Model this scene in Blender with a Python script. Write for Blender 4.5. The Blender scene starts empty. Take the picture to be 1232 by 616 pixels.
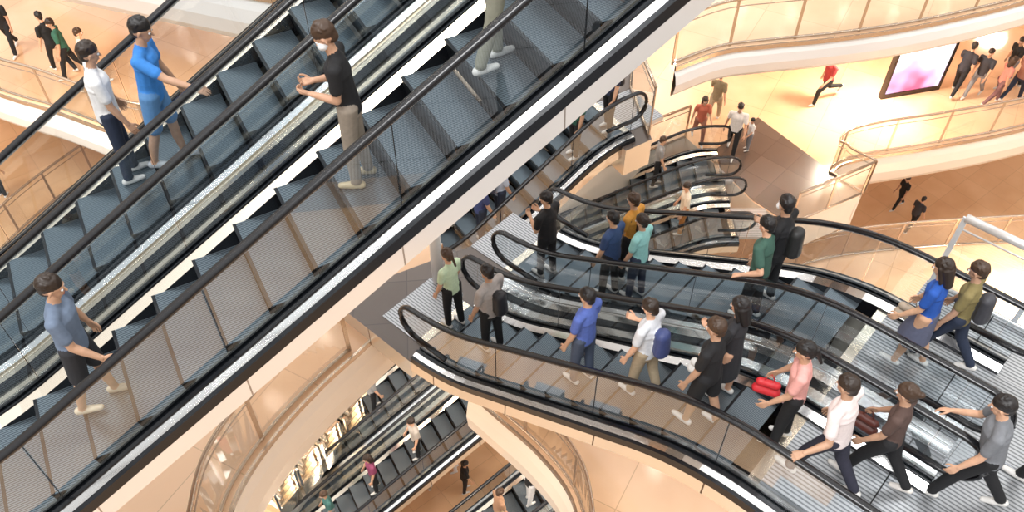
import bpy, math, random
import numpy as np
from mathutils import Vector, Matrix
R=random.Random(7)
FL=1040.0; TH=math.radians(47.5); CT,ST=math.cos(TH),math.sin(TH)
H=24.0
def Zl(d): return H-d
def at(px,py,d):
    """world point seen at photo pixel, lying on the level that is d metres below eye level"""
    x=px-616; v=308-py
    r=Vector((x,FL*CT+v*ST,-FL*ST+v*CT)); t=-d/r.z
    return Vector((r.x*t,r.y*t,H-d))
def proj(p):
    y=p.y; z=p.z-H
    dep=y*CT-z*ST; up=y*ST+z*CT
    return (616+FL*p.x/dep, 308-FL*up/dep)
sc=bpy.context.scene
col=sc.collection
# ---------------------------------------------------------------- materials
def nt(name):
    m=bpy.data.materials.new(name); m.use_nodes=True
    n=m.node_tree; return m,n,n.nodes['Principled BSDF']
def setc(b,c): b.inputs['Base Color'].default_value=(*c,1)
def pbr(name,c,rough=.5,metal=0,var=.12,scale=6,bump=0,stretch=None):
    m,n,b=nt(name)
    b.inputs['Roughness'].default_value=rough; b.inputs['Metallic'].default_value=metal
    tc=n.nodes.new('ShaderNodeTexCoord'); no=n.nodes.new('ShaderNodeTexNoise'); no.inputs['Scale'].default_value=scale
    no.inputs['Detail'].default_value=3
    src=tc.outputs['Object']
    if stretch:
        mp=n.nodes.new('ShaderNodeMapping'); mp.inputs['Scale'].default_value=stretch; n.links.new(src,mp.inputs[0]); src=mp.outputs[0]
    n.links.new(src,no.inputs['Vector'])
    mx=n.nodes.new('ShaderNodeMix'); mx.data_type='RGBA'
    mx.inputs[6].default_value=(*[x*(1-var) for x in c],1); mx.inputs[7].default_value=(*[min(1,x*(1+var)) for x in c],1)
    n.links.new(no.outputs['Fac'],mx.inputs[0]); n.links.new(mx.outputs[2],b.inputs['Base Color'])
    if bump:
        bp=n.nodes.new('ShaderNodeBump'); bp.inputs['Strength'].default_value=bump; bp.inputs['Distance'].default_value=.01 if not stretch else .25
        n.links.new(no.outputs['Fac'],bp.inputs['Height']); n.links.new(bp.outputs['Normal'],b.inputs['Normal'])
    return m
def stripes(name,c1,c2,axis,period,duty=.5,rough=.4,metal=.6,axis2=None,period2=1,duty2=.02,c3=(.02,.02,.02)):
    m,n,b=nt(name); b.inputs['Roughness'].default_value=rough; b.inputs['Metallic'].default_value=metal
    tc=n.nodes.new('ShaderNodeTexCoord'); sp=n.nodes.new('ShaderNodeSeparateXYZ'); n.links.new(tc.outputs['Object'],sp.inputs[0])
    def lines(ax,per,du):
        a=n.nodes.new('ShaderNodeMath'); a.operation='DIVIDE'; a.inputs[1].default_value=per; n.links.new(sp.outputs[ax],a.inputs[0])
        f=n.nodes.new('ShaderNodeMath'); f.operation='FRACT'; n.links.new(a.outputs[0],f.inputs[0])
        g=n.nodes.new('ShaderNodeMath'); g.operation='LESS_THAN'; g.inputs[1].default_value=du; n.links.new(f.outputs[0],g.inputs[0]); return g
    g=lines(axis,period,duty)
    mx=n.nodes.new('ShaderNodeMix'); mx.data_type='RGBA'; mx.inputs[6].default_value=(*c1,1); mx.inputs[7].default_value=(*c2,1)
    n.links.new(g.outputs[0],mx.inputs[0]); out=mx.outputs[2]
    if axis2 is not None:
        g2=lines(axis2,period2,duty2); m2=n.nodes.new('ShaderNodeMix'); m2.data_type='RGBA'; m2.inputs[7].default_value=(*c3,1)
        n.links.new(g2.outputs[0],m2.inputs[0]); n.links.new(out,m2.inputs[6]); out=m2.outputs[2]
    n.links.new(out,b.inputs['Base Color']); return m
def marble(name,c1,c2,tile=1.6,rough=.12,ang=.5,vein=.55):
    m,n,b=nt(name); b.inputs['Roughness'].default_value=rough; b.inputs['IOR'].default_value=1.6
    tc=n.nodes.new('ShaderNodeTexCoord'); mp=n.nodes.new('ShaderNodeMapping'); mp.inputs['Rotation'].default_value=(0,0,ang)
    n.links.new(tc.outputs['Object'],mp.inputs[0])
    br=n.nodes.new('ShaderNodeTexBrick'); br.offset=0; br.inputs['Scale'].default_value=1; br.inputs['Mortar Size'].default_value=.008
    br.inputs['Brick Width'].default_value=tile; br.inputs['Row Height'].default_value=tile
    br.inputs['Color1'].default_value=(*c1,1); br.inputs['Color2'].default_value=(*c2,1); br.inputs['Mortar'].default_value=(*[x*.75 for x in c1],1)
    n.links.new(mp.outputs[0],br.inputs['Vector'])
    no=n.nodes.new('ShaderNodeTexNoise'); no.inputs['Scale'].default_value=.35; no.inputs['Detail'].default_value=5
    n.links.new(tc.outputs['Object'],no.inputs['Vector'])
    mx=n.nodes.new('ShaderNodeMix'); mx.data_type='RGBA'; mx.blend_type='MULTIPLY'; mx.inputs[0].default_value=vein
    cr=n.nodes.new('ShaderNodeValToRGB'); cr.color_ramp.elements[0].position=.35; cr.color_ramp.elements[0].color=(.74,.62,.52,1)
    cr.color_ramp.elements[1].position=.6; cr.color_ramp.elements[1].color=(1,1,1,1)
    n.links.new(no.outputs['Fac'],cr.inputs[0]); n.links.new(br.outputs['Color'],mx.inputs[6]); n.links.new(cr.outputs[0],mx.inputs[7])
    n.links.new(mx.outputs[2],b.inputs['Base Color']); return m
def glass(name,tint,refl=.06,pw=.75):
    m=bpy.data.materials.new(name); m.use_nodes=True; n=m.node_tree; n.nodes.clear()
    o=n.nodes.new('ShaderNodeOutputMaterial'); t=n.nodes.new('ShaderNodeBsdfTransparent'); t.inputs[0].default_value=(*tint,1)
    g=n.nodes.new('ShaderNodeBsdfGlossy'); g.inputs['Roughness'].default_value=.02
    lw=n.nodes.new('ShaderNodeLayerWeight'); lw.inputs[0].default_value=.5
    p=n.nodes.new('ShaderNodeMath'); p.operation='POWER'; p.inputs[1].default_value=3; n.links.new(lw.outputs['Facing'],p.inputs[0])
    q=n.nodes.new('ShaderNodeMath'); q.operation='MULTIPLY_ADD'; q.inputs[1].default_value=pw; q.inputs[2].default_value=refl; n.links.new(p.outputs[0],q.inputs[0])
    mx=n.nodes.new('ShaderNodeMixShader'); n.links.new(q.outputs[0],mx.inputs[0]); n.links.new(t.outputs[0],mx.inputs[1]); n.links.new(g.outputs[0],mx.inputs[2])
    n.links.new(mx.outputs[0],o.inputs[0]); return m
M_RUB=pbr('handrail_rubber',(.008,.008,.010),.22)
M_GLS=glass('escalator_glass',(.82,.88,.91),.15)
M_BGL=glass('balustrade_glass',(.93,.91,.87),.14)
M_TREAD=stripes('step_tread',(.19,.23,.26),(.05,.065,.08),1,.02,.45,.30,.65)
M_RISER=stripes('step_riser',(.02,.025,.03),(.005,.007,.009),1,.02,.45,.35,.6)
M_SKIRT=pbr('skirt_black',(.012,.013,.016),.18,.3)
M_STEEL=pbr('brushed_steel',(.80,.79,.78),.18,1,.03,30)
M_CHAMP=pbr('champagne_metal',(.78,.70,.58),.20,.9,.03,20)
M_FRAME=pbr('balustrade_frame',(.50,.40,.31),.25,.8,.05,20)
M_CLAD=stripes('truss_cladding',(.86,.83,.80),(.35,.30,.26),0,1.35,.01,.2,.35)
M_CLADG=stripes('truss_cladding_gold',(.74,.67,.57),(.12,.09,.07),0,1.35,.015,.18,.6)
M_PLATE=stripes('landing_plate',(.46,.47,.49),(.18,.19,.20),1,.045,.42,.35,.6,0,1.2,.012)
M_WHITE=pbr('fascia_white',(.84,.82,.80),.25,0,.03,1)
M_CREAM=pbr('fascia_cream',(.84,.74,.63),.2,0,.06,1)
M_SOFF=pbr('soffit_peach',(.80,.60,.44),.2,0,.1,1)
M_FLOOR=marble('floor_peach_marble',(.80,.54,.34),(.84,.59,.39),1.6,.09,.5,.7)
M_FLOOR2=marble('floor_gold_marble',(.80,.54,.32),(.74,.48,.28),1.0,.10,.9,.7)
M_MAT=marble('granite_brown',(.10,.075,.062),(.13,.10,.085),.8,.25,.75)
M_DARK=pbr('dark_bronze',(.05,.035,.028),.2,.5)
M_BRONZE=pbr('mirror_bronze',(.50,.38,.28),.08,.95,.15,1.2)
M_RIP=pbr('rippled_mirror',(.62,.60,.58),.06,1,.3,1.0,.9,(.35,2.6,.5))
M_WST=pbr('white_steel',(.8,.8,.8),.25,.4)
def lamp_mat(name,c,s):
    m,n,b=nt(name); setc(b,c); b.inputs['Emission Color'].default_value=(*c,1); b.inputs['Emission Strength'].default_value=s; return m
M_LAMP=lamp_mat('lamp_lens',(1,.90,.76),60)
_mc={}
def flat(kind,c,rough=.8):
    k=(kind,tuple(round(x,3) for x in c))
    if k not in _mc: _mc[k]=pbr(kind,c,rough,0,.18,25,.15 if kind!='skin' else 0)
    return _mc[k]
# ---------------------------------------------------------------- mesh builder
class MB:
    def __init__(s): s.v=[];s.f=[];s.m=[];s.sm=[];s.mats=[]
    def mi(s,m):
        if m not in s.mats: s.mats.append(m)
        return s.mats.index(m)
    def add(s,vs,fs,m,smooth=False):
        o=len(s.v); s.v+= [tuple(x) for x in vs]; i=s.mi(m)
        for f in fs: s.f.append([o+a for a in f]); s.m.append(i); s.sm.append(smooth)
    def box(s,a,b,m,M=None):
        x0,y0,z0=a;x1,y1,z1=b
        vs=[Vector(p) for p in [(x0,y0,z0),(x1,y0,z0),(x1,y1,z0),(x0,y1,z0),(x0,y0,z1),(x1,y0,z1),(x1,y1,z1),(x0,y1,z1)]]
        if M is not None: vs=[M@v for v in vs]
        s.add(vs,[(0,3,2,1),(4,5,6,7),(0,1,5,4),(1,2,6,5),(2,3,7,6),(3,0,4,7)],m)
    def tube(s,pts,r,m,seg=8,ry=None):
        pts=[Vector(p) for p in pts]; vs=[];n=len(pts)
        for i,p in enumerate(pts):
            d=(pts[min(i+1,n-1)]-pts[max(i-1,0)]).normalized()
            a=d.cross(Vector((0,0,1)))
            if a.length<.01: a=d.cross(Vector((0,1,0)))
            a.normalize(); b=d.cross(a)
            for k in range(seg):
                t=2*math.pi*k/seg; vs.append(p+a*r*math.cos(t)+b*(ry or r)*math.sin(t))
        fs=[(i*seg+k,i*seg+(k+1)%seg,(i+1)*seg+(k+1)%seg,(i+1)*seg+k) for i in range(n-1) for k in range(seg)]
        fs+= [tuple(range(seg))[::-1],tuple((n-1)*seg+k for k in range(seg))]
        s.add(vs,fs,m,True)
    def strip(s,a,b,m,smooth=False):
        n=len(a); s.add(list(a)+list(b),[(i,i+1,n+i+1,n+i) for i in range(n-1)],m,smooth)
    def build(s,name,parent=None,M=None):
        me=bpy.data.meshes.new(name); me.from_pydata(s.v,[],s.f)
        for m in s.mats: me.materials.append(m)
        me.polygons.foreach_set('material_index',s.m); me.polygons.foreach_set('use_smooth',s.sm); me.update()
        o=bpy.data.objects.new(name,me); col.objects.link(o)
        if parent is not None: o.parent=parent
        if M is not None: o.matrix_world=M
        return o
def empty(name,M=None):
    o=bpy.data.objects.new(name,None); col.objects.link(o); o.empty_display_size=.3
    if M is not None: o.matrix_world=M
    return o
def catmull(pts,n=8):
    P=[Vector(p) for p in pts]; P=[P[0]*2-P[1]]+P+[P[-1]*2-P[-2]]; out=[]
    for i in range(1,len(P)-2):
        a,b,c,d=P[i-1:i+3]
        for k in range(n):
            t=k/n; out.append(.5*((2*b)+(c-a)*t+(2*a-5*b+4*c-d)*t*t+(3*b-a-3*c+d)*t**3))
    out.append(P[-2]); return out
# ---------------------------------------------------------------- escalator bank
TAN=math.tan(math.radians(30))
class Bank:
    def __init__(s,org,dirxy,x0,x1,w=.7,sc=1.0):
        d=Vector((dirxy[0],dirxy[1],0)).normalized()
        s.M=Matrix(((d.x,-d.y,0,org[0]),(d.y,d.x,0,org[1]),(0,0,1,org[2]),(0,0,0,1)))@Matrix.Scale(sc,4)
        s.x0,s.x1,s.w=x0,x1,w; s.d=d; s.n=Vector((-d.y,d.x,0))
    def z(s,x):
        def ramp(u):
            if u<-s.w: return 0
            if u>s.w: return u
            return (u+s.w)**2/(4*s.w)
        return TAN*(s.x0+ramp(x-s.x0)-ramp(x-s.x1))
    def pt(s,x,y,h=0): return s.M@Vector((x,y,s.z(x)+h))
    def stepx(s,x): return s.xs+.4*round((x-s.xs)/.4)
    def build(s,name,lanes,ext0=.9,ext1=.9,clad=M_CLAD,mid=M_CHAMP,loops=(True,True),hw=.62):
        E=empty(name,s.M)
        xb,xt=s.x0-ext0,s.x1+ext1; s.lanes=lanes; s.xs=s.x0-.5
        N=int((xt-xb)/.2)+1; X=[xb+(xt-xb)*i/N for i in range(N+1)]
        def child(mb,nm):
            o=mb.build(nm); o.parent=E; return o
        mb=MB(); x=s.xs
        while x<s.x1+.55:
            z=s.z(x)
            for ly in lanes:
                a,b=ly-.5,ly+.5; l,r=x-.2,x+.2
                mb.add([(l,a,z),(r,a,z),(r,b,z),(l,b,z)],[(0,1,2,3)],M_TREAD)
                prof=[(l,z),(l+.004,z-.02),(l+.022,z-.12),(l+.05,z-.25)]
                mb.strip([(p[0],a,p[1]) for p in prof],[(p[0],b,p[1]) for p in prof],M_RISER,True)
                mb.box((l-.003,a,z-.006),(l+.025,b,z+.003),M_SKIRT)
            x+=.4
        child(mb,'steps')
        mr=MB(); mg=MB(); md=MB(); mt=MB()
        zdk=.10
        def rail(y):
            pts=[];r=.30;hc=.96-r
            if loops[0]:
                pts.append((xb+.55,y,s.z(xb)+hc-r))
                for k in range(0,13):
                    t=-math.pi/2-math.pi*k/12; pts.append((xb+r*math.cos(t),y,s.z(xb)+hc+r*math.sin(t)))
            for xx in X[1:-1]: pts.append((xx,y,s.z(xx)+.96))
            if loops[1]:
                for k in range(0,13):
                    t=math.pi/2-math.pi*k/12; pts.append((xt+r*math.cos(t),y,s.z(xt)+hc+r*math.sin(t)))
                pts.append((xt-.55,y,s.z(xt)+hc-r))
            mr.tube(pts,.044,M_RUB,10,.030)
            mt.tube([(p[0],p[1],p[2]-.035) for p in pts[13 if loops[0] else 0:(-13 if loops[1] else None)]],.018,M_STEEL,6)
            xx=xb
            while xx<xt-.05:
                x2=min(xx+1.5,xt); nn=8
                q=[xx+.008+(x2-xx-.016)*i/nn for i in range(nn+1)]
                mg.strip([(u,y,s.z(u)+zdk-.02) for u in q],[(u,y,s.z(u)+.94) for u in q],M_GLS)
                md.box((x2-.002,y-.006,s.z(x2)+zdk),(x2+.002,y+.006,s.z(x2)+.92),M_SKIRT)
                xx=x2
            for (xe,sg,on) in ((xb,-1,loops[0]),(xt,1,loops[1])):
                if on:
                    c=[(xe,y,s.z(xe)+zdk)]+[(xe+sg*.28*math.cos(t),y,s.z(xe)+.66+.28*math.sin(t)) for t in [math.pi/2-math.pi*j/10 for j in range(11)]]
                    mg.add(c,[tuple(range(len(c)))],M_GLS)
        def sweep(prof,m,mbb):
            for a,b in zip(prof[:-1],prof[1:]):
                mbb.strip([(u,a[0],s.z(u)+a[1]) for u in X],[(u,b[0],s.z(u)+b[1]) for u in X],m)
        for ly in lanes:
            for sg in (-1,1):
                rail(ly+sg*hw)
                f=lambda o:ly+sg*o
                sweep([(f(.505),-.22),(f(.505),.05)],M_SKIRT,md)
                sweep([(f(.505),.05),(f(.585),.10)],mid,md)
                sweep([(f(.585),.10),(f(.585),.12),(f(.60),.12),(f(.60),.09)],M_SKIRT,md)
                sweep([(f(.64),.09),(f(.64),.12),(f(.675),.12),(f(.675),.09)],M_SKIRT,md)
                sweep([(f(.675),.10),(f(.74),.08)],M_STEEL,md)
                sweep([(f(.60),.095),(f(.64),.095)],M_SKIRT,md)
            for (u0,u1) in ((xb-.9,s.x0-.62),(s.x1+.62,xt+.9)):
                zz=s.z(u0 if u0<s.x0 else u1); mt.box((u0,ly-.5,zz-.08),(u1,ly+.5,zz+.012),M_PLATE)
                e=u1 if u0<s.x0 else u0
                mt.box((e-.06,ly-.5,zz-.08),(e+.06,ly+.5,zz+.02),M_CHAMP)
        L=sorted(lanes)
        for a,b in zip(L[:-1],L[1:]):
            ya,yb=a+.74,b-.74
            sweep([(ya,.08),(ya,.055),(ya+.02,.05),(yb-.02,.05),(yb,.055),(yb,.08)],mid,md)
            ym=(ya+yb)/2; sweep([(ym-.05,.052),(ym-.05,.075),(ym+.05,.075),(ym+.05,.052)],M_SKIRT,md)
        y0,y1=L[0]-.74,L[-1]+.74
        sweep([(y0,.08),(y0-.04,.07),(y0-.05,-.03)],M_SKIRT,mt)
        sweep([(y0-.05,-.03),(y0-.06,-.22),(y0+.02,-.26)],clad,mt)
        sweep([(y0+.02,-.26),(y0+.50,-.95)],clad,mt)
        sweep([(y0+.50,-.95),(y1-.50,-.95)],M_BRONZE,mt)
        sweep([(y1+.05,-.03),(y1+.06,-.22),(y1-.02,-.26),(y1-.50,-.95)],clad,mt)
        sweep([(y1,.08),(y1+.04,.07),(y1+.05,-.03)],M_SKIRT,mt)
        for u in (xb,xt):
            z=s.z(u); q=[(u,y0-.05,z-.0),(u,y0-.05,z-.22),(u,y0+.5,z-.95),(u,y1-.5,z-.95),(u,y1+.05,z-.22),(u,y1+.05,z)]
            mt.add(q,[tuple(range(6))],clad)
        child(mr,'handrails'); child(mg,'glass_panels'); child(md,'decks_and_skirts'); child(mt,'truss_and_combs')
        return s
# ---------------------------------------------------------------- balustrade + gallery
def balustrade(name,pts,h=1.1,post=1.5,frame=M_FRAME,gl=M_BGL,parent=None,r=.035):
    mb=MB(); pts=[Vector(p) for p in pts]
    up=Vector((0,0,1))
    mb.strip([p+up*.06 for p in pts],[p+up*(h-.03) for p in pts],gl)
    mb.tube([p+up*h for p in pts],r,frame,8)
    mb.tube([p+up*.05 for p in pts],.03,frame,6)
    mb.tube([p+up*(h-.17) for p in pts],.012,frame,6)
    L=[0]
    for a,b in zip(pts[:-1],pts[1:]): L.append(L[-1]+(b-a).length)
    n=max(1,round(L[-1]/post))
    for k in range(n+1):
        d=L[-1]*k/n; i=min(len(L)-2,max(j for j in range(len(L)) if L[j]<=d+1e-6))
        t=(d-L[i])/max(1e-6,L[i+1]-L[i]); p=pts[i].lerp(pts[i+1],min(t,1)); dr=(pts[i+1]-pts[i]).normalized()
        M=Matrix.Translation(p)@Matrix.Rotation(math.atan2(dr.y,dr.x),4,'Z')
        mb.box((-.03,-.012,0),(.03,.012,h),frame,M)
    return mb.build(name,parent)
def gallery(name,edge,back,d,th=1.0,fl=M_FLOOR,fa=M_WHITE,rail=True,smooth=True,railcut=None,bulge=.12,dl=(.8,)):
    E=empty(name)
    e=[at(x,y,d) for x,y in edge]
    if smooth: e=catmull(e,7)
    b=[at(x,y,d) for x,y in back]
    poly=e+b; mb=MB()
    mb.add(poly,[tuple(range(len(poly)))],fl)
    mb.add([p-Vector((0,0,th)) for p in poly],[tuple(range(len(poly)))[::-1]],M_SOFF)
    cen=sum(b,Vector())/len(b)
    nr=[]
    for i,p in enumerate(e):
        t=(e[min(i+1,len(e)-1)]-e[max(i-1,0)]).normalized(); q=Vector((t.y,-t.x,0))
        if q.dot(p-cen)<0: q=-q
        nr.append(q)
    prof=[(0,0),(.04,-.0),(.04,-.10),(0,-.12),(bulge*.6,-.3*th),(bulge,-.55*th),(bulge*.7,-.85*th),(0,-th)]
    rows=[[p+q*a+Vector((0,0,z)) for p,q in zip(e,nr)] for a,z in prof]
    for i in range(len(rows)-1): mb.strip(rows[i],rows[i+1],M_FRAME if i<2 else fa,i>3)
    c=[e[-1]]+b+[e[0]]
    mb.strip(c,[p-Vector((0,0,th)) for p in c],fa)
    mb.build('slab',E)
    if dl:
        md=MB()
        for off in dl:
            for i in range(5,len(e)-5,5):
                p=e[i]-nr[i]*off-Vector((0,0,th+.012))
                md.add([p+Vector((.11*math.cos(2*math.pi*k/10),.11*math.sin(2*math.pi*k/10),0)) for k in range(10)],[tuple(range(10))],M_LAMP)
        md.build('soffit_downlights',E)
    if rail:
        rp=[p-q*.08 for p,q in zip(e,nr)]
        if railcut: rp=rp[railcut[0]:railcut[1]]
        balustrade('glass_balustrade',rp,parent=E)
    return E,e
# ================================================================= SCENE
g=MB(); g.box((-45,-25,-.3),(50,60,0),M_FLOOR2); g.build('floor')
SB=1.11
BIG=Bank((0,0,H-5.40*SB),(.88,.475),-2.15,8.0,.7,SB)
BIG.build('crossing_escalator',[5.0,6.8],ext0=2.4,ext1=.9,loops=(False,True),mid=M_CHAMP)
RB=Bank((0,0,Zl(6.96)),(.747,-.665),-5.35,-1.6)
RB.build('escalator',[5.2,7.1],ext0=.5,ext1=1.95,clad=M_CLADG,mid=M_STEEL)
c0=at(533,315,12.0)
CB=Bank((c0.x,c0.y,c0.z),(.84,.54),0.0,3.1,.5)
CB.build('escalator',[0.0,1.95],ext0=.6,ext1=.6,clad=M_RIP,mid=M_RIP)
e0=at(862,222,15.4)
rE=8.6/TAN
EB=Bank((e0.x-rE-.5,e0.y-.3,0.0),(1,.0),0,rE,.5)
EB.build('escalator',[-1.1,.9],ext0=.8,ext1=.7,clad=M_CLADG,mid=M_CHAMP)
dC=at(430,560,20)
for off in (-.9,-5.6):
    DB_=Bank((dC.x-.475*off,dC.y+.88*off,dC.z),(.88,.475),-4/TAN,4.2,.5)
    DB_.build('escalator',[.0,1.9],ext0=.8,ext1=.8,clad=M_CLADG,mid=M_CHAMP)
    if off>-1: D1=DB_
    else: D2=DB_
def local_slab(name,bank,z,poly,th,fl,fa):
    mb=MB(); n=len(poly); up=[Vector((x,y,z)) for x,y in poly]; dn=[p-Vector((0,0,th)) for p in up]
    mb.add(up,[tuple(range(n))],fl); mb.add(dn,[tuple(range(n))[::-1]],fa)
    mb.strip(up+[up[0]],dn+[dn[0]],fa)
    return mb.build(name,None,bank.M)
zt=RB.z(5)
local_slab('floor_landing',RB,zt-.004,[(-.8,4.2),(-.3,4.2),(-.3,.5),(7,.5),(7,8.45),(-.8,8.45)],.5,M_PLATE,M_WHITE)
zb=RB.z(-9)
local_slab('floor_bridge',RB,zb-.004,[(-7.6,4.4),(-5.85,4.4),(-5.85,7.8),(-6.3,7.8)],.4,M_MAT,M_CLADG)
balustrade('landing_railing',[RB.M@Vector((x,8.4,zt)) for x in (-.75,0,1,2.5,4,6)],1.12,1.0,M_WST,r=.05)
zc=CB.z(9)
local_slab('floor_terrace',CB,zc-.004,[(3.4,-.9),(4.0,-.9),(4.7,.6),(6.8,2.9),(3.4,2.9)],.6,M_MAT,M_CLADG)
balustrade('glass_balustrade',[CB.M@Vector((x,y,zc)) for x,y in ((4.0,-.8),(4.6,.5),(5.6,1.7))],1.1)
gallery('gallery_lower_left',[(530,292),(486,365),(440,412),(385,462),(325,528),(280,600),(262,680)],[(-120,760),(-120,700),(0,605),(250,385),(500,168)],10.36,1.1,M_FLOOR,M_CREAM,railcut=(16,None))
gallery('gallery_far_left',[(-160,55),(0,112),(60,130),(120,152),(175,172),(260,180)],[(420,60),(500,-200),(-100,-260),(-400,-100)],13.0,1.0)
gallery('gallery_top_left',[(-80,-90),(30,-62),(150,-38),(300,-8),(430,12)],[(600,-160),(-100,-330)],8.0,1.0,rail=False)
gallery('gallery_bottom_left',[(200,150),(120,205),(45,262),(-20,330),(-80,420)],[(-350,420),(-350,80),(180,60)],18.0,1.0,M_FLOOR2,M_CREAM,dl=None)
gallery('gallery_top_right',[(812,80),(868,60),(930,52),(1000,45),(1080,34),(1160,18),(1240,-2),(1400,-50)],[(1500,-330),(940,-330),(840,-60)],10.45,.75,dl=(.9,2.6,4.4))
gallery('gallery_far',[(1037,234),(1003,214),(1010,198),(1050,187),(1120,176),(1240,152),(1400,105)],[(1700,-150),(1300,-260),(600,-260),(500,60),(630,238),(825,165),(850,188),(906,243),(950,271)],15.4,1.1,M_FLOOR,M_CREAM)
balustrade('glass_balustrade',[at(x,y,15.4) for x,y in [(640,236),(700,213),(765,189),(824,166)]])
balustrade('glass_balustrade',[at(x,y,15.4) for x,y in [(1036,234),(990,254),(950,271)]])
m=MB(); q=[at(x,y,15.385) for x,y in [(851,187),(912,141),(1034,232),(950,269),(906,241)]]; q2=[p-Vector((0,0,.012)) for p in q]
m.add(q,[tuple(range(5))],M_MAT); m.strip(q+[q[0]],q2+[q2[0]],M_MAT); m.build('floor_granite_inlay')
gallery('gallery_mid_right',[(900,345),(950,322),(1000,308),(1070,299),(1150,293),(1260,288)],[(1500,560),(1000,520)],18.0,1.0,M_FLOOR,M_CREAM,dl=None)
gallery('gallery_bottom_right',[(565,470),(600,500),(650,545),(690,600),(705,680)],[(760,800),(1200,800),(1100,560),(640,440)],13.0,1.3,M_FLOOR,M_CREAM,dl=None)
gallery('gallery_shop',[(500,440),(455,478),(400,540),(350,600),(320,660)],[(150,660),(250,520),(400,400)],20.0,.8,M_FLOOR2,M_CREAM,rail=False,dl=None)
m=MB(); cb=at(529,352,10.36); m.tube([(cb.x,cb.y,z) for z in (cb.z,cb.z+.06)],.2,M_STEEL,20); m.tube([(cb.x,cb.y,z) for z in (cb.z,cb.z+1,cb.z+2.2)],.09,M_WHITE,20); m.build('column')
def screen_mat():
    m,n,b=nt('display_screen_image'); tc=n.nodes.new('ShaderNodeTexCoord'); no=n.nodes.new('ShaderNodeTexNoise'); no.inputs['Scale'].default_value=.7
    n.links.new(tc.outputs['Object'],no.inputs['Vector']); cr=n.nodes.new('ShaderNodeValToRGB'); e=cr.color_ramp.elements
    e[0].position=.38; e[0].color=(.75,.12,.25,1); e[1].position=.6; e[1].color=(1,.9,.95,1); k=cr.color_ramp.elements.new(.5); k.color=(.8,.55,.85,1)
    n.links.new(no.outputs['Fac'],cr.inputs[0]); n.links.new(cr.outputs[0],b.inputs['Emission Color']); b.inputs['Emission Strength'].default_value=1.6; setc(b,(.02,.02,.02)); return m
def panel(name,p,q,h,t,face,frame,z0=.15):
    d=(q-p); L=d.length; M=Matrix.Translation(p)@Matrix.Rotation(math.atan2(d.y,d.x),4,'Z'); mb=MB()
    mb.box((0,-t,0),(L,t,z0),frame,M); mb.box((0,-t,z0),(.08,t,h),frame,M); mb.box((L-.08,-t,z0),(L,t,h),frame,M); mb.box((0,-t,h),(L,t,h+.08),frame,M)
    mb.box((.08,-t*.6,z0),(L-.08,t*.6,h),face,M); return mb.build(name)
panel('display_screen',at(1058,118,15.4),at(1128,106,15.4),1.6,.08,screen_mat(),M_DARK)
M_SHOPL=lamp_mat('shop_light',(1,.84,.62),3.0)
def case(p,ang,w=2.6,dd=.8,hh=1.3):
    M=Matrix.Translation(p)@Matrix.Rotation(ang,4,'Z'); mb=MB()
    mb.box((-w/2,-dd/2,0),(w/2,dd/2,.5),M_CHAMP,M)
    for i in range(3):
        z=.5+.27*i; mb.box((-w/2+.05,-dd/2+.05+.08*i,z),(w/2-.05,dd/2-.05,z+.03),M_CHAMP,M); mb.box((-w/2+.06,dd/2-.12,z+.04),(w/2-.06,dd/2-.09,z+.22),M_SHOPL,M)
        for k in range(9): x=-w/2+.2+k*(w-.4)/8; mb.box((x-.06,-dd/2+.15+.08*i,z+.03),(x+.06,-dd/2+.3+.08*i,z+.16),[M_WHITE,M_SKIRT,M_BRONZE][k%3],M)
    for sx in (-1,1):
        for sy in (-1,1): mb.box((sx*w/2-.03,sy*dd/2-.03,.5),(sx*w/2+.03,sy*dd/2+.03,hh),M_STEEL,M)
    mb.box((-w/2,-.05,hh),(w/2,dd/2,hh+.05),M_CHAMP,M)
    return mb.build('shop_display_case')
dv=at(460,510,20)-at(395,475,20); ca=math.atan2(dv.y,dv.x)
for (x,y) in [(318,590),(344,562),(371,533),(398,504)]: case(at(x,y,20),ca,1.9,.7)
# ================================================================= PEOPLE
def prim_mesh(P):
    vs=[];fs=[]
    for (A,B,ra,rb,lab,k,M) in P:
        A=Vector(A);B=Vector(B); d=B-A
        if d.length<1e-5: d=Vector((0,0,1e-4))
        d=d.normalized(); a=d.cross(Vector((0,1,0)))
        if a.length<.1: a=d.cross(Vector((1,0,0)))
        a.normalize(); b=d.cross(a); o=len(vs); seg=12; rows=[]
        for t in (-80,-45,-15): t=math.radians(t); rows.append((A+d*ra*math.sin(t),ra*math.cos(t)))
        for t in (15,45,80): t=math.radians(t); rows.append((B+d*rb*math.sin(t),rb*math.cos(t)))
        for c,r in rows:
            for j in range(seg):
                u=2*math.pi*j/seg; v=c+a*r*math.cos(u)+b*r*math.sin(u)
                v=Vector((v.x*k if k!=1 else v.x,v.y,v.z)); vs.append(tuple(M@v))
        nr=len(rows)
        fs+= [(o+i*seg+j,o+i*seg+(j+1)%seg,o+(i+1)*seg+(j+1)%seg,o+(i+1)*seg+j) for i in range(nr-1) for j in range(seg)]
        fs+= [tuple(o+j for j in range(seg))[::-1],tuple(o+(nr-1)*seg+j for j in range(seg))]
    return vs,fs
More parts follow.
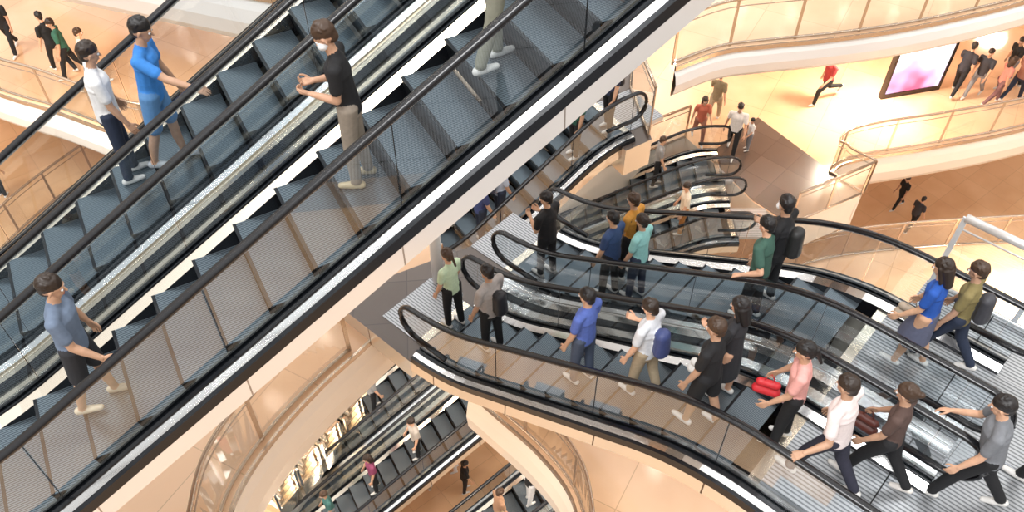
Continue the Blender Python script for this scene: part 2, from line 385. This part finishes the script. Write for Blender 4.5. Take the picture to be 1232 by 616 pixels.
def remesh(P,vox,smooth=2):
    vs,fs=prim_mesh(P)
    me=bpy.data.meshes.new('t'); me.from_pydata(vs,[],fs); ob=bpy.data.objects.new('t',me); col.objects.link(ob)
    md=ob.modifiers.new('r','REMESH'); md.mode='VOXEL'; md.voxel_size=vox
    if smooth:
        s=ob.modifiers.new('s','SMOOTH'); s.iterations=smooth; s.factor=.5
    dg=bpy.context.evaluated_depsgraph_get(); ev=ob.evaluated_get(dg); m2=ev.to_mesh()
    nv=len(m2.vertices); V=np.empty(nv*3); m2.vertices.foreach_get('co',V); V=V.reshape(-1,3)
    Fc=[tuple(p.vertices) for p in m2.polygons]
    ev.to_mesh_clear(); bpy.data.objects.remove(ob); bpy.data.meshes.remove(me)
    C=np.array([V[list(f)].mean(0) for f in Fc])
    best=np.full(len(Fc),1e9); lab=np.zeros(len(Fc),int)
    for (A,B,ra,rb,l,k,M) in P:
        Mi=np.array(M.inverted()); p=C@Mi[:3,:3].T+Mi[:3,3]; p=p.copy(); p[:,0]/=k
        A=np.array(A,float);B=np.array(B,float); d=B-A; L=max((d*d).sum(),1e-9)
        t=np.clip((p-A)@d/L,0,1); q=A+t[:,None]*d; D=np.linalg.norm(p-q,axis=1)-(ra+(rb-ra)*t)
        w=D<best; best[w]=D[w]; lab[w]=l
    return V,Fc,lab
SKIN,HAIR,SHIRT,PANTS,SHOE,BAG,WHT,LIP=range(8)
I4=Matrix.Identity(4)
def sphere_mesh(c,r,lab):
    vs=[];n,mm=8,6
    for i in range(mm+1):
        t=math.pi*i/mm
        for j in range(n):
            u=2*math.pi*j/n; vs.append((c[0]+r*math.sin(t)*math.cos(u),c[1]+r*math.sin(t)*math.sin(u),c[2]+r*math.cos(t)))
    fs=[(i*n+j,(i+1)*n+j,(i+1)*n+(j+1)%n,i*n+(j+1)%n) for i in range(mm) for j in range(n)]
    return np.array(vs),fs,np.full(len(fs),lab)
def merge(parts):
    V=[];Fs=[];L=[];o=0
    for v,f,l in parts:
        V.append(v); Fs+= [tuple(a+o for a in x) for x in f]; L.append(l); o+=len(v)
    return np.vstack(V),Fs,np.concatenate(L)
def make_head(style,mask=False):
    P=[((0,-.015,.02),(0,.0,.02),.088,.086,SKIN,.86,I4),((0,.028,0),(0,.034,-.045),.062,.052,SKIN,.98,I4),
       ((0,.02,-.04),(0,.045,-.088),.05,.028,SKIN,1.1,I4),((0,.088,.004),(0,.105,-.026),.008,.013,SKIN,1,I4),
       ((.076,0,.008),(.08,-.006,-.028),.014,.010,SKIN,1,I4),((-.076,0,.008),(-.08,-.006,-.028),.014,.010,SKIN,1,I4),
       ((-.03,.078,.026),(.03,.078,.026),.012,.012,SKIN,1,I4),
       ((-.016,.083,-.058),(.016,.083,-.058),.0085,.0085,LIP,1,I4),
       ((0,-.03,.045),(0,-.004,.052),.094,.088,HAIR,.88,I4),((0,-.04,.03),(0,-.045,-.03),.085,.06,HAIR,.92,I4)]
    rr=random.Random(len(style))
    for k in range(22):   # uneven locks so that the hair is not a smooth cap
        t=rr.uniform(-2.6,2.6); ph=rr.uniform(.1,1.15)
        dx,dy,dz=math.sin(t)*math.sin(ph),-math.cos(t)*math.sin(ph),math.cos(ph)
        c=(dx*.072,-.02+dy*.085,.05+dz*.085); P.append((c,(c[0]+dx*.012,c[1]-.012+dy*.01,c[2]-.02*math.sin(ph)),.017,.011,HAIR,1,I4))
    if style=='long': P+=[((0,-.05,-.0),(0,-.07,-.2),.085,.055,HAIR,1.15,I4),((.07,0,.03),(.078,-.02,-.15),.025,.02,HAIR,1,I4),((-.07,0,.03),(-.078,-.02,-.15),.025,.02,HAIR,1,I4)]
    if style=='bun': P+=[((0,-.125,.05),(0,-.14,.06),.035,.032,HAIR,1,I4)]
    if style=='tail': P+=[((0,-.12,.04),(0,-.15,-.14),.028,.018,HAIR,1,I4)]
    if mask: P+=[((-.03,.06,-.045),(.03,.06,-.045),.046,.046,WHT,1,I4)]
    parts=[remesh(P,.0075,1)]
    for sx in (-.031,.031):
        parts.append(sphere_mesh((sx,.079,.004),.013,WHT)); parts.append(sphere_mesh((sx,.087,.004),.0075,HAIR))
    return merge(parts)
def make_hand(curl):
    P=[];ys=[.030,.010,-.010,-.028];ln=[.072,.080,.074,.058]
    for y,l in zip(ys,ln):
        P.append(((0,y*.5,0),(0,y,-.088),.015,.0125,SKIN,1,I4))
        p=Vector((0,y,-.088)); a=0
        for fr,c,r in ((.45,curl*.6,.0092),(.31,curl,.0082),(.24,curl*.8,.0074)):
            a+=c; q=p+Vector((-math.sin(a),(y*.12),-math.cos(a)))*l*fr
            P.append((tuple(p),tuple(q),r,r*.93,SKIN,1,I4)); p=q
    t=[(0,.018,-.02),(-.014,.046,-.048),(-.026,.056,-.078),(-.034,.056,-.1)]
    for i in range(3): P.append((t[i],t[i+1],.0125-.0012*i,.0115-.0015*i,SKIN,1,I4))
    return remesh(P,.004,1)
HEADS={k:make_head(*k) for k in (('short',False),('long',False),('bun',False),('tail',False),('short',True))}
HANDS={'relax':make_hand(.28),'grip':make_hand(.75)}
def xf(part,M,mirror=False):
    V,Fc,l=part; A=np.array(M); V2=V.copy()
    if mirror: V2[:,0]*=-1; Fc=[f[::-1] for f in Fc]
    return V2@A[:3,:3].T+A[:3,3],Fc,l
def basis(direc,palm,side):
    z=-direc.normalized(); x=(-palm if side>0 else palm); x=(x-z*x.dot(z))
    if x.length<.05: x=Vector((1,0,0))-z*z.x
    x.normalize(); y=z.cross(x)
    return Matrix(((x.x,y.x,z.x,0),(x.y,y.y,z.y,0),(x.z,y.z,z.z,0),(0,0,0,1)))
SKINC=(.62,.36,.23)
LEGS={'stand':((4,4),(-3,3)),'walk':((22,10),(-16,18)),'walk2':((-16,18),(22,10)),'run':((45,40),(-30,45)),'step':((60,65),(0,2)),'step2':((0,2),(60,65)),'wide':((7,4),(-9,8))}
HC=[(.012,.010,.010),(.03,.018,.012),(.06,.032,.018),(.015,.012,.012)]
_pc=[0]
def person(pos,head,shirt,pants,legs='stand',la=(6,7,12),ra=(8,7,14),hair='short',mask=False,lean=4,h=1.70,shorts=False,skirt=False,
           longs=False,bag=None,shoe=(.75,.73,.7),look=(0,-12),vox=.014,twist=0,width=None,name='person',handbag=None):
    """pos world foot point; head = facing angle (rad, 0=+X). la/ra: (pitch,abduct,elbow) degrees, or a world Vector the hand holds"""
    s=h/1.725; W=Matrix.Translation(pos)@Matrix.Rotation(head-math.pi/2,4,'Z')@Matrix.Scale(s,4); Wi=W.inverted()
    dr=math.radians; P=[]; _pc[0]+=1; hairc=HC[_pc[0]%4]
    LG=LEGS[legs]; hz=[]; chains=[]
    for i,sx in enumerate((-1,1)):
        hp,kb=LG[i]; t1=dr(hp); t2=dr(hp-kb); hip=Vector((sx*.092,0,0))
        kn=hip+Vector((sx*.012,math.sin(t1),-math.cos(t1)))*.42; an=kn+Vector((0,math.sin(t2),-math.cos(t2)))*.41
        chains.append((hip,kn,an,t2)); hz.append(an.z)
    pz=-min(hz)+.075
    o=Vector((0,0,pz))
    for hip,kn,an,t2 in chains:
        hip,kn,an=hip+o,kn+o,an+o
        lift=an.z-.075; pit=0 if lift<.03 else (min(0,t2)*.8)
        fd=Vector((0,math.cos(pit),math.sin(pit)))
        up=Vector((0,-math.sin(pit),math.cos(pit)))
        mid=(kn+an)/2+Vector((0,-.012,0))
        if shorts or skirt:
            P+=[(hip,kn,.086,.055,SKIN,1,I4),(kn,mid,.055,.052,SKIN,1,I4),(mid,an,.052,.036,SKIN,1,I4)]
            if shorts: P.append((hip,hip.lerp(kn,.88),.100,.086,PANTS,1,I4))
        else:
            P+=[(hip,kn,.096,.070,PANTS,1,I4),(kn,an+Vector((0,0,.03)),.070,.056,PANTS,1,I4)]
        hl=an-up*.038-fd*.045
        P+=[(hl,hl+fd*.10,.040,.040,SHOE,1,I4),(hl+fd*.08,hl+fd*.195,.042,.030,SHOE,1,I4),(an,hl+fd*.04,.034,.036,SHOE if not(shorts or skirt) else SKIN,1,I4)]
    T=Matrix.Translation(o)@Matrix.Rotation(dr(-lean),4,'X')@Matrix.Rotation(dr(twist),4,'Z')
    w=width or ((.93,.96,.9,.98)[_pc[0]%4] if hair!='short' else (1.0,1.06,.97,1.1)[_pc[0]%4])
    P+=[((0,0,-.06),(0,0,.06),.118*w,.112*w,PANTS,1.32,T),
        ((0,0,-.03),(0,0,.16),.122*w,.112*w,SHIRT,1.3,T),((0,0,.16),(0,.005,.36),.112*w,.118*w,SHIRT,1.36,T),
        ((0,-.01,.36),(0,-.015,.45),.115*w,.075,SHIRT,1.45,T),
        ((-.155*w,-.01,.455),(.155*w,-.01,.455),.058,.058,SHIRT,1,T),
        ((0,-.012,.47),(0,.012,.60),.056,.050,SKIN,1,T),((0,-.012,.47),(0,-.01,.505),.068,.060,SHIRT,1.15,T)]
    if skirt: P+=[((0,0,.02),(0,0.02,-.38),.12,.19,PANTS,1.15,Matrix.Translation(o))]
    if bag: P+=[((0,-.19,.10),(0,-.185,.36),.095,.085,BAG,1.25,T),((.11,-.03,.40),(.12,.085,.28),.03,.03,BAG,1,T),((-.11,-.03,.40),(-.12,.085,.28),.03,.03,BAG,1,T)]
    parts=[]
    for sx,arm in ((-1,la),(1,ra)):
        sh=T@Vector((sx*.175*w,-.01,.45)); hold=isinstance(arm,Vector)
        if hold:
            tgt=Wi@arm; v=tgt-sh; L1,L2=.285,.33; D=min(v.length,L1+L2-.01); v=v.normalized()
            a=(L1*L1-L2*L2+D*D)/(2*D); hh=math.sqrt(max(0,L1*L1-a*a))
            pole=Vector((sx*.35,-.4,-1)); pole=(pole-v*pole.dot(v)).normalized()
            el=sh+v*a+pole*hh; tg=sh+v*D; fdv=(tg-el).normalized(); wr=el+fdv*.245
            palm=Vector((0,0,-1)); hd='grip'
        else:
            p1,ab,bd=arm; Rm=Matrix.Rotation(dr(-sx*ab),3,'Y')
            u=Rm@Vector((0,math.sin(dr(p1)),-math.cos(dr(p1)))); f=Rm@Vector((-sx*.45*(bd>60),math.sin(dr(p1+bd)),-math.cos(dr(p1+bd))))
            el=sh+u*.285; fdv=f.normalized(); wr=el+fdv*.245; palm=Vector((-sx,0,-.2)) if p1+bd<60 else Vector((-sx*.4,0,-1)); hd='relax' if bd<60 else 'grip'
            if bd>60: palm=Vector((-sx*.3,-.3,1))
        if longs: P+=[(sh,el,.062,.052,SHIRT,1,I4),(el,el.lerp(wr,.93),.052,.040,SHIRT,1,I4),(el,wr,.036,.026,SKIN,1,I4)]
        else: P+=[(sh,el,.050,.040,SKIN,1,I4),(el,el.lerp(wr,.35),.040,.040,SKIN,1,I4),(el.lerp(wr,.35),wr,.040,.026,SKIN,1,I4),(sh,sh.lerp(el,.62),.064,.060,SHIRT,1,I4)]
        HM=Matrix.Translation(wr-fdv*.004)@basis(fdv,palm,sx)
        parts.append(xf(HANDS[hd],HM,sx<0))
        if handbag and sx==1:
            c=wr+fdv*.1-Vector((0,0,.22)); P+=[(c+Vector((0,-.1,-.08)),c+Vector((0,.1,-.08)),.06,.06,BAG,1,I4),(c+Vector((0,-.09,.04)),c+Vector((0,.09,.04)),.05,.05,BAG,1,I4),(c+Vector((0,-.08,.05)),wr+fdv*.09,.012,.012,BAG,1,I4),(c+Vector((0,.08,.05)),wr+fdv*.09,.012,.012,BAG,1,I4)]
    parts.append(remesh(P,vox,3))
    HMx=T@Matrix.Translation((0,.02,.685))@Matrix.Rotation(dr(look[0]),4,'Z')@Matrix.Rotation(dr(look[1]+lean*.5),4,'X')
    parts.append(xf(HEADS[(hair,mask)],HMx))
    V,Fc,L=merge(parts)
    me=bpy.data.meshes.new(name); me.from_pydata(V.tolist(),[],Fc)
    tone=R.choice((.85,.95,1.0,1.1,1.2))
    for mt in (flat('skin',tuple(round(c*tone,2) for c in SKINC),.5),flat('hair',hairc,.45),flat('cloth_top',shirt),flat('cloth_bottom',pants),flat('shoe',shoe,.5),flat('bag',bag or handbag or (.02,.02,.02),.5),flat('white_cloth',(.85,.88,.9)),flat('lips',(.45,.16,.13),.5)):
        me.materials.append(mt)
    me.polygons.foreach_set('material_index',L.astype(np.int32)); me.polygons.foreach_set('use_smooth',[True]*len(Fc)); me.update()
    ob=bpy.data.objects.new(name,me); col.objects.link(ob); ob.matrix_world=W
    return ob
BLK=(.012,.012,.014);NAVY=(.02,.03,.06);GREY=(.25,.25,.27);WH=(.78,.78,.78);KH=(.42,.33,.22)
def rider(bank,lane,px,py,up,shirt,pants,dy=0,hold=None,facing=0,snap=True,reach=.16,**k):
    y=bank.lanes[lane]+dy; best=None
    for i in range(900):
        x=bank.x0-3+ (bank.x1-bank.x0+7)*i/900
        q=proj(bank.pt(x,y)); d=(q[0]-px)**2+(q[1]-py)**2
        if best is None or d<best[0]: best=(d,x)
    x=best[1]
    if snap and bank.x0-.6<x<bank.x1+.6: x=bank.stepx(x)
    pos=bank.pt(x,y); hd=math.atan2(bank.d.y,bank.d.x)+(0 if up else math.pi)+math.radians(facing)
    sg=1 if up else -1
    for hside in (hold or ''):
        ys=bank.lanes[lane]+ (.62 if (hside=='l')==up else -.62)
        k['la' if hside=='l' else 'ra']=bank.pt(x+sg*reach,ys,1.0)
    k.setdefault('lean',3)
    return person(pos,hd,shirt,pants,**k)
def walker(px,py,d,hd,shirt,pants,**k):
    k.setdefault('vox',.02)
    return person(at(px,py,d),math.radians(hd),shirt,pants,**k)
PH=dict(la=(8,2,105),ra=(8,2,105))
# crossing escalator riders
rider(BIG,0,158,468,True,(.16,.21,.30),(.03,.03,.035),shorts=True,ra=(10,6,35),la=(0,8,12),lean=6,legs='wide',shoe=(.7,.6,.45),h=1.70,vox=.011,facing=-15)
rider(BIG,0,412,216,False,BLK,(.30,.25,.2),mask=True,lean=6,facing=-25,h=1.6,shoe=(.5,.4,.25),vox=.011,look=(0,-30),la=(4,2,88),ra=(4,2,95))
rider(BIG,0,560,72,True,(.2,.2,.18),(.28,.28,.22),legs='wide',h=1.7,vox=.011)
rider(BIG,1,258,222,True,(.04,.22,.62),(.10,.25,.50),shorts=True,ra=(55,25,15),la=(5,8,15),lean=8,legs='wide',h=1.70,shoe=(.4,.42,.45),vox=.011,facing=-25)
rider(BIG,1,225,240,True,WH,NAVY,h=1.64,dy=.28,vox=.012)
# right bank near lane
rider(RB,0,548,412,False,(.62,.78,.55),BLK,h=1.58,hair='tail',dy=.1,handbag=(.7,.7,.72))
rider(RB,0,600,428,False,(.42,.38,.36),BLK,bag=(.02,.02,.025),h=1.68,dy=.05)
rider(RB,0,700,450,False,(.10,.16,.50),(.07,.09,.14),h=1.70,dy=-.05,lean=0,handbag=(.15,.1,.07))
rider(RB,0,780,455,False,(.72,.74,.78),KH,h=1.62,legs='wide',bag=(.05,.07,.2),look=(0,-25),lean=3,ra=(8,2,100))
rider(RB,0,845,482,False,BLK,BLK,h=1.70,legs='wide',shorts=True,dy=-.15,lean=3,handbag=(.75,.73,.7))
rider(RB,0,888,465,False,(.03,.03,.035),(.03,.03,.035),h=1.6,dy=.3,hair='long',skirt=True,la=(10,4,85))
rider(RB,0,955,490,False,(.85,.42,.38),BLK,h=1.62,hair='tail',dy=.1,handbag=(.7,.03,.04),la=(10,6,30),ra=(12,8,18),lean=5,vox=.012,facing=20)
rider(RB,0,990,560,False,(.86,.74,.72),(.03,.03,.05),h=1.70,dy=-.05,hold='l',lean=8,legs='walk',vox=.011,facing=-5)
rider(RB,0,1066,540,False,(.10,.06,.05),BLK,h=1.60,dy=.3,hair='bun',la=(8,6,25),ra=(12,8,25),lean=6,legs='walk',vox=.011,shoe=(.8,.75,.7),handbag=(.12,.03,.02))
# far lane
rider(RB,1,650,345,False,BLK,BLK,h=1.68,dy=-.2,look=(20,-15),**PH)
rider(RB,1,742,372,False,(.04,.08,.2),BLK,h=1.6,dy=-.3,handbag=(.3,.3,.3))
rider(RB,1,772,372,False,(.30,.62,.60),NAVY,h=1.54,hair='bun',dy=-.25)
rider(RB,1,748,345,False,(.65,.30,.05),BLK,h=1.6,dy=.15,bag=(.02,.02,.02))
rider(RB,1,905,372,False,BLK,BLK,h=1.74,dy=.05,mask=True,ra=(8,3,90),look=(-30,-10),bag=(.02,.02,.02))
rider(RB,1,875,402,False,(.05,.12,.09),BLK,h=1.66,dy=-.3,lean=5,hold='l')
rider(RB,1,1085,432,False,(.02,.10,.45),(.12,.13,.2),h=1.62,dy=0,la=(8,6,30),lean=6,legs='wide',hair='long',vox=.012,skirt=True,handbag=(.5,.4,.3))
rider(RB,1,1125,430,False,(.25,.2,.08),NAVY,h=1.6,dy=.25,lean=5,legs='walk',vox=.012,bag=(.05,.05,.06))
P_=at(1150,598,7.9)
person(P_,math.radians(150),(.20,.21,.23),BLK,legs='walk',la=(6,8,20),ra=(25,8,35),lean=12,h=1.70,vox=.011)
P_=at(1250,600,7.9); person(P_,math.radians(140),(.3,.3,.32),BLK,legs='walk2',lean=6,h=1.7,vox=.012,bag=(.1,.05,.03))
# rear escalator
rider(CB,0,610,268,True,(.5,.58,.72),NAVY,h=1.62,hair='tail',bag=(.05,.06,.1),dy=-.25)
rider(CB,0,582,292,True,(.05,.07,.2),NAVY,h=1.6,dy=-.25)
rider(CB,0,690,200,False,(.02,.10,.07),BLK,h=1.68,dy=-.28)
rider(CB,0,735,155,False,(.03,.04,.09),BLK,h=1.68,bag=(.02,.02,.03),dy=-.2)
rider(EB,0,800,255,False,(.82,.70,.55),(.5,.2,.05),h=1.7,vox=.02)
rider(EB,1,790,240,True,(.3,.3,.3),BLK,h=1.7,vox=.02)
for a in [(878,184,250,WH,BLK,'walk',1.76,'short'),(898,180,200,WH,GREY,'stand',1.1,'short'),(838,170,270,(.45,.12,.07),(.35,.15,.1),'walk',1.6,'long'),(856,146,60,(.25,.2,.12),KH,'walk2',1.7,'short'),
          (988,122,200,(.45,.05,.05),BLK,'run',1.75,'short'),(1146,112,45,(.03,.03,.04),BLK,'walk',1.75,'short'),(1168,116,220,(.04,.04,.05),GREY,'walk2',1.7,'short'),(1192,125,10,(.6,.25,.2),(.2,.1,.1),'walk',1.65,'long'),(1215,120,30,(.4,.2,.15),NAVY,'walk2',1.7,'short'),
          (1205,102,200,BLK,GREY,'walk',1.7,'short'),(1225,98,80,(.3,.3,.35),BLK,'walk2',1.7,'bun')]:
    walker(a[0],a[1],15.38,a[2],a[3],a[4],legs=a[5],h=a[6],hair=a[7],la=(25,10,30),ra=(-15,10,20))
for a in [(1078,250,24,200,BLK,BLK),(1093,276,24,30,(.05,.05,.06),BLK)]: walker(*a,legs='walk',h=1.75)
for a in [(20,62,13,270,BLK,BLK),(92,92,13,200,(.03,.12,.08),BLK),(118,105,13,30,(.7,.65,.6),GREY),(78,85,13,150,BLK,BLK)]: walker(*a,legs='walk',h=1.72)
walker(5,235,18,90,BLK,BLK)
rider(D1,0,445,562,False,(.25,.05,.12),BLK,vox=.02,hair='long'); rider(D1,0,400,612,False,(.05,.15,.14),GREY,vox=.02)
rider(D1,1,470,520,True,(.3,.3,.3),BLK,vox=.02); rider(D1,1,420,560,True,(.02,.02,.03),NAVY,vox=.02); rider(D1,0,478,530,False,(.5,.45,.4),BLK,vox=.02)
rider(D2,1,560,600,True,(.35,.2,.12),KH,vox=.02); rider(D2,1,600,560,True,BLK,WH,vox=.02,hair='long'); rider(D2,0,620,595,False,(.4,.1,.1),BLK,vox=.02)
walker(515,585,24,70,(.35,.2,.12),KH); walker(548,565,24,200,BLK,WH,hair='long'); walker(560,590,24,20,BLK,BLK)
# ================================================================= LIGHT
def area(name,loc,size,e,c=(1,1,1),rot=(0,0,0)):
    l=bpy.data.lights.new(name,'AREA'); l.shape='DISK'; l.size=size; l.energy=e; l.color=c
    o=bpy.data.objects.new(name,l); o.location=loc; o.rotation_euler=rot; col.objects.link(o)
for i,(x,y,z,s,e) in enumerate([(-10,14,H-9.5,1,450),(10,20,H-12.6,.7,380),(-2,11,H-12.2,1,400),(3,9,H-15,1,400),(14,14,H-17,1,650),(-6,5,H-12,1,450),(18,28,H-12.4,1,380)]):
    area('fill_light',(x,y,z),s,e,(1,.85,.68))  # added warm fill lamps without fixtures, brightening the lower levels and under galleries
m=MB()
for i in range(-9,15):
    for j in range(0,22):
        x,y=i*3.0+(j%2)*1.5,j*3.0; z=H+7
        m.add([(x+.16*math.cos(2*math.pi*k/10),y+.16*math.sin(2*math.pi*k/10),z) for k in range(10)],[tuple(range(10))],M_LAMP)
m.build('ceiling_downlights')
w=bpy.data.worlds.new('sky'); sc.world=w; w.use_nodes=True; n=w.node_tree; bg=n.nodes['Background']
tc=n.nodes.new('ShaderNodeTexCoord'); sp=n.nodes.new('ShaderNodeSeparateXYZ'); n.links.new(tc.outputs['Generated'],sp.inputs[0])
cr=n.nodes.new('ShaderNodeValToRGB'); e=cr.color_ramp.elements; e[0].position=.0; e[0].color=(.36,.28,.21,1); e[1].position=.7; e[1].color=(.96,.98,1.0,1)
n.links.new(sp.outputs['Z'],cr.inputs[0]); n.links.new(cr.outputs[0],bg.inputs[0]); bg.inputs[1].default_value=1.45
sl=bpy.data.lights.new('skylight_sun','SUN'); sl.energy=1.8; sl.angle=.35; so=bpy.data.objects.new('skylight_sun',sl); so.rotation_euler=(math.radians(25),math.radians(-18),0); so.location=(0,0,40); col.objects.link(so)
sc.view_settings.view_transform='Standard'
cam=bpy.data.cameras.new('camera'); cam.lens=FL/1232*36; cam.sensor_width=36; cam.clip_end=300
co=bpy.data.objects.new('camera',cam); co.location=(0,0,H); co.rotation_euler=(math.radians(90)-TH,0,0); col.objects.link(co); sc.camera=co
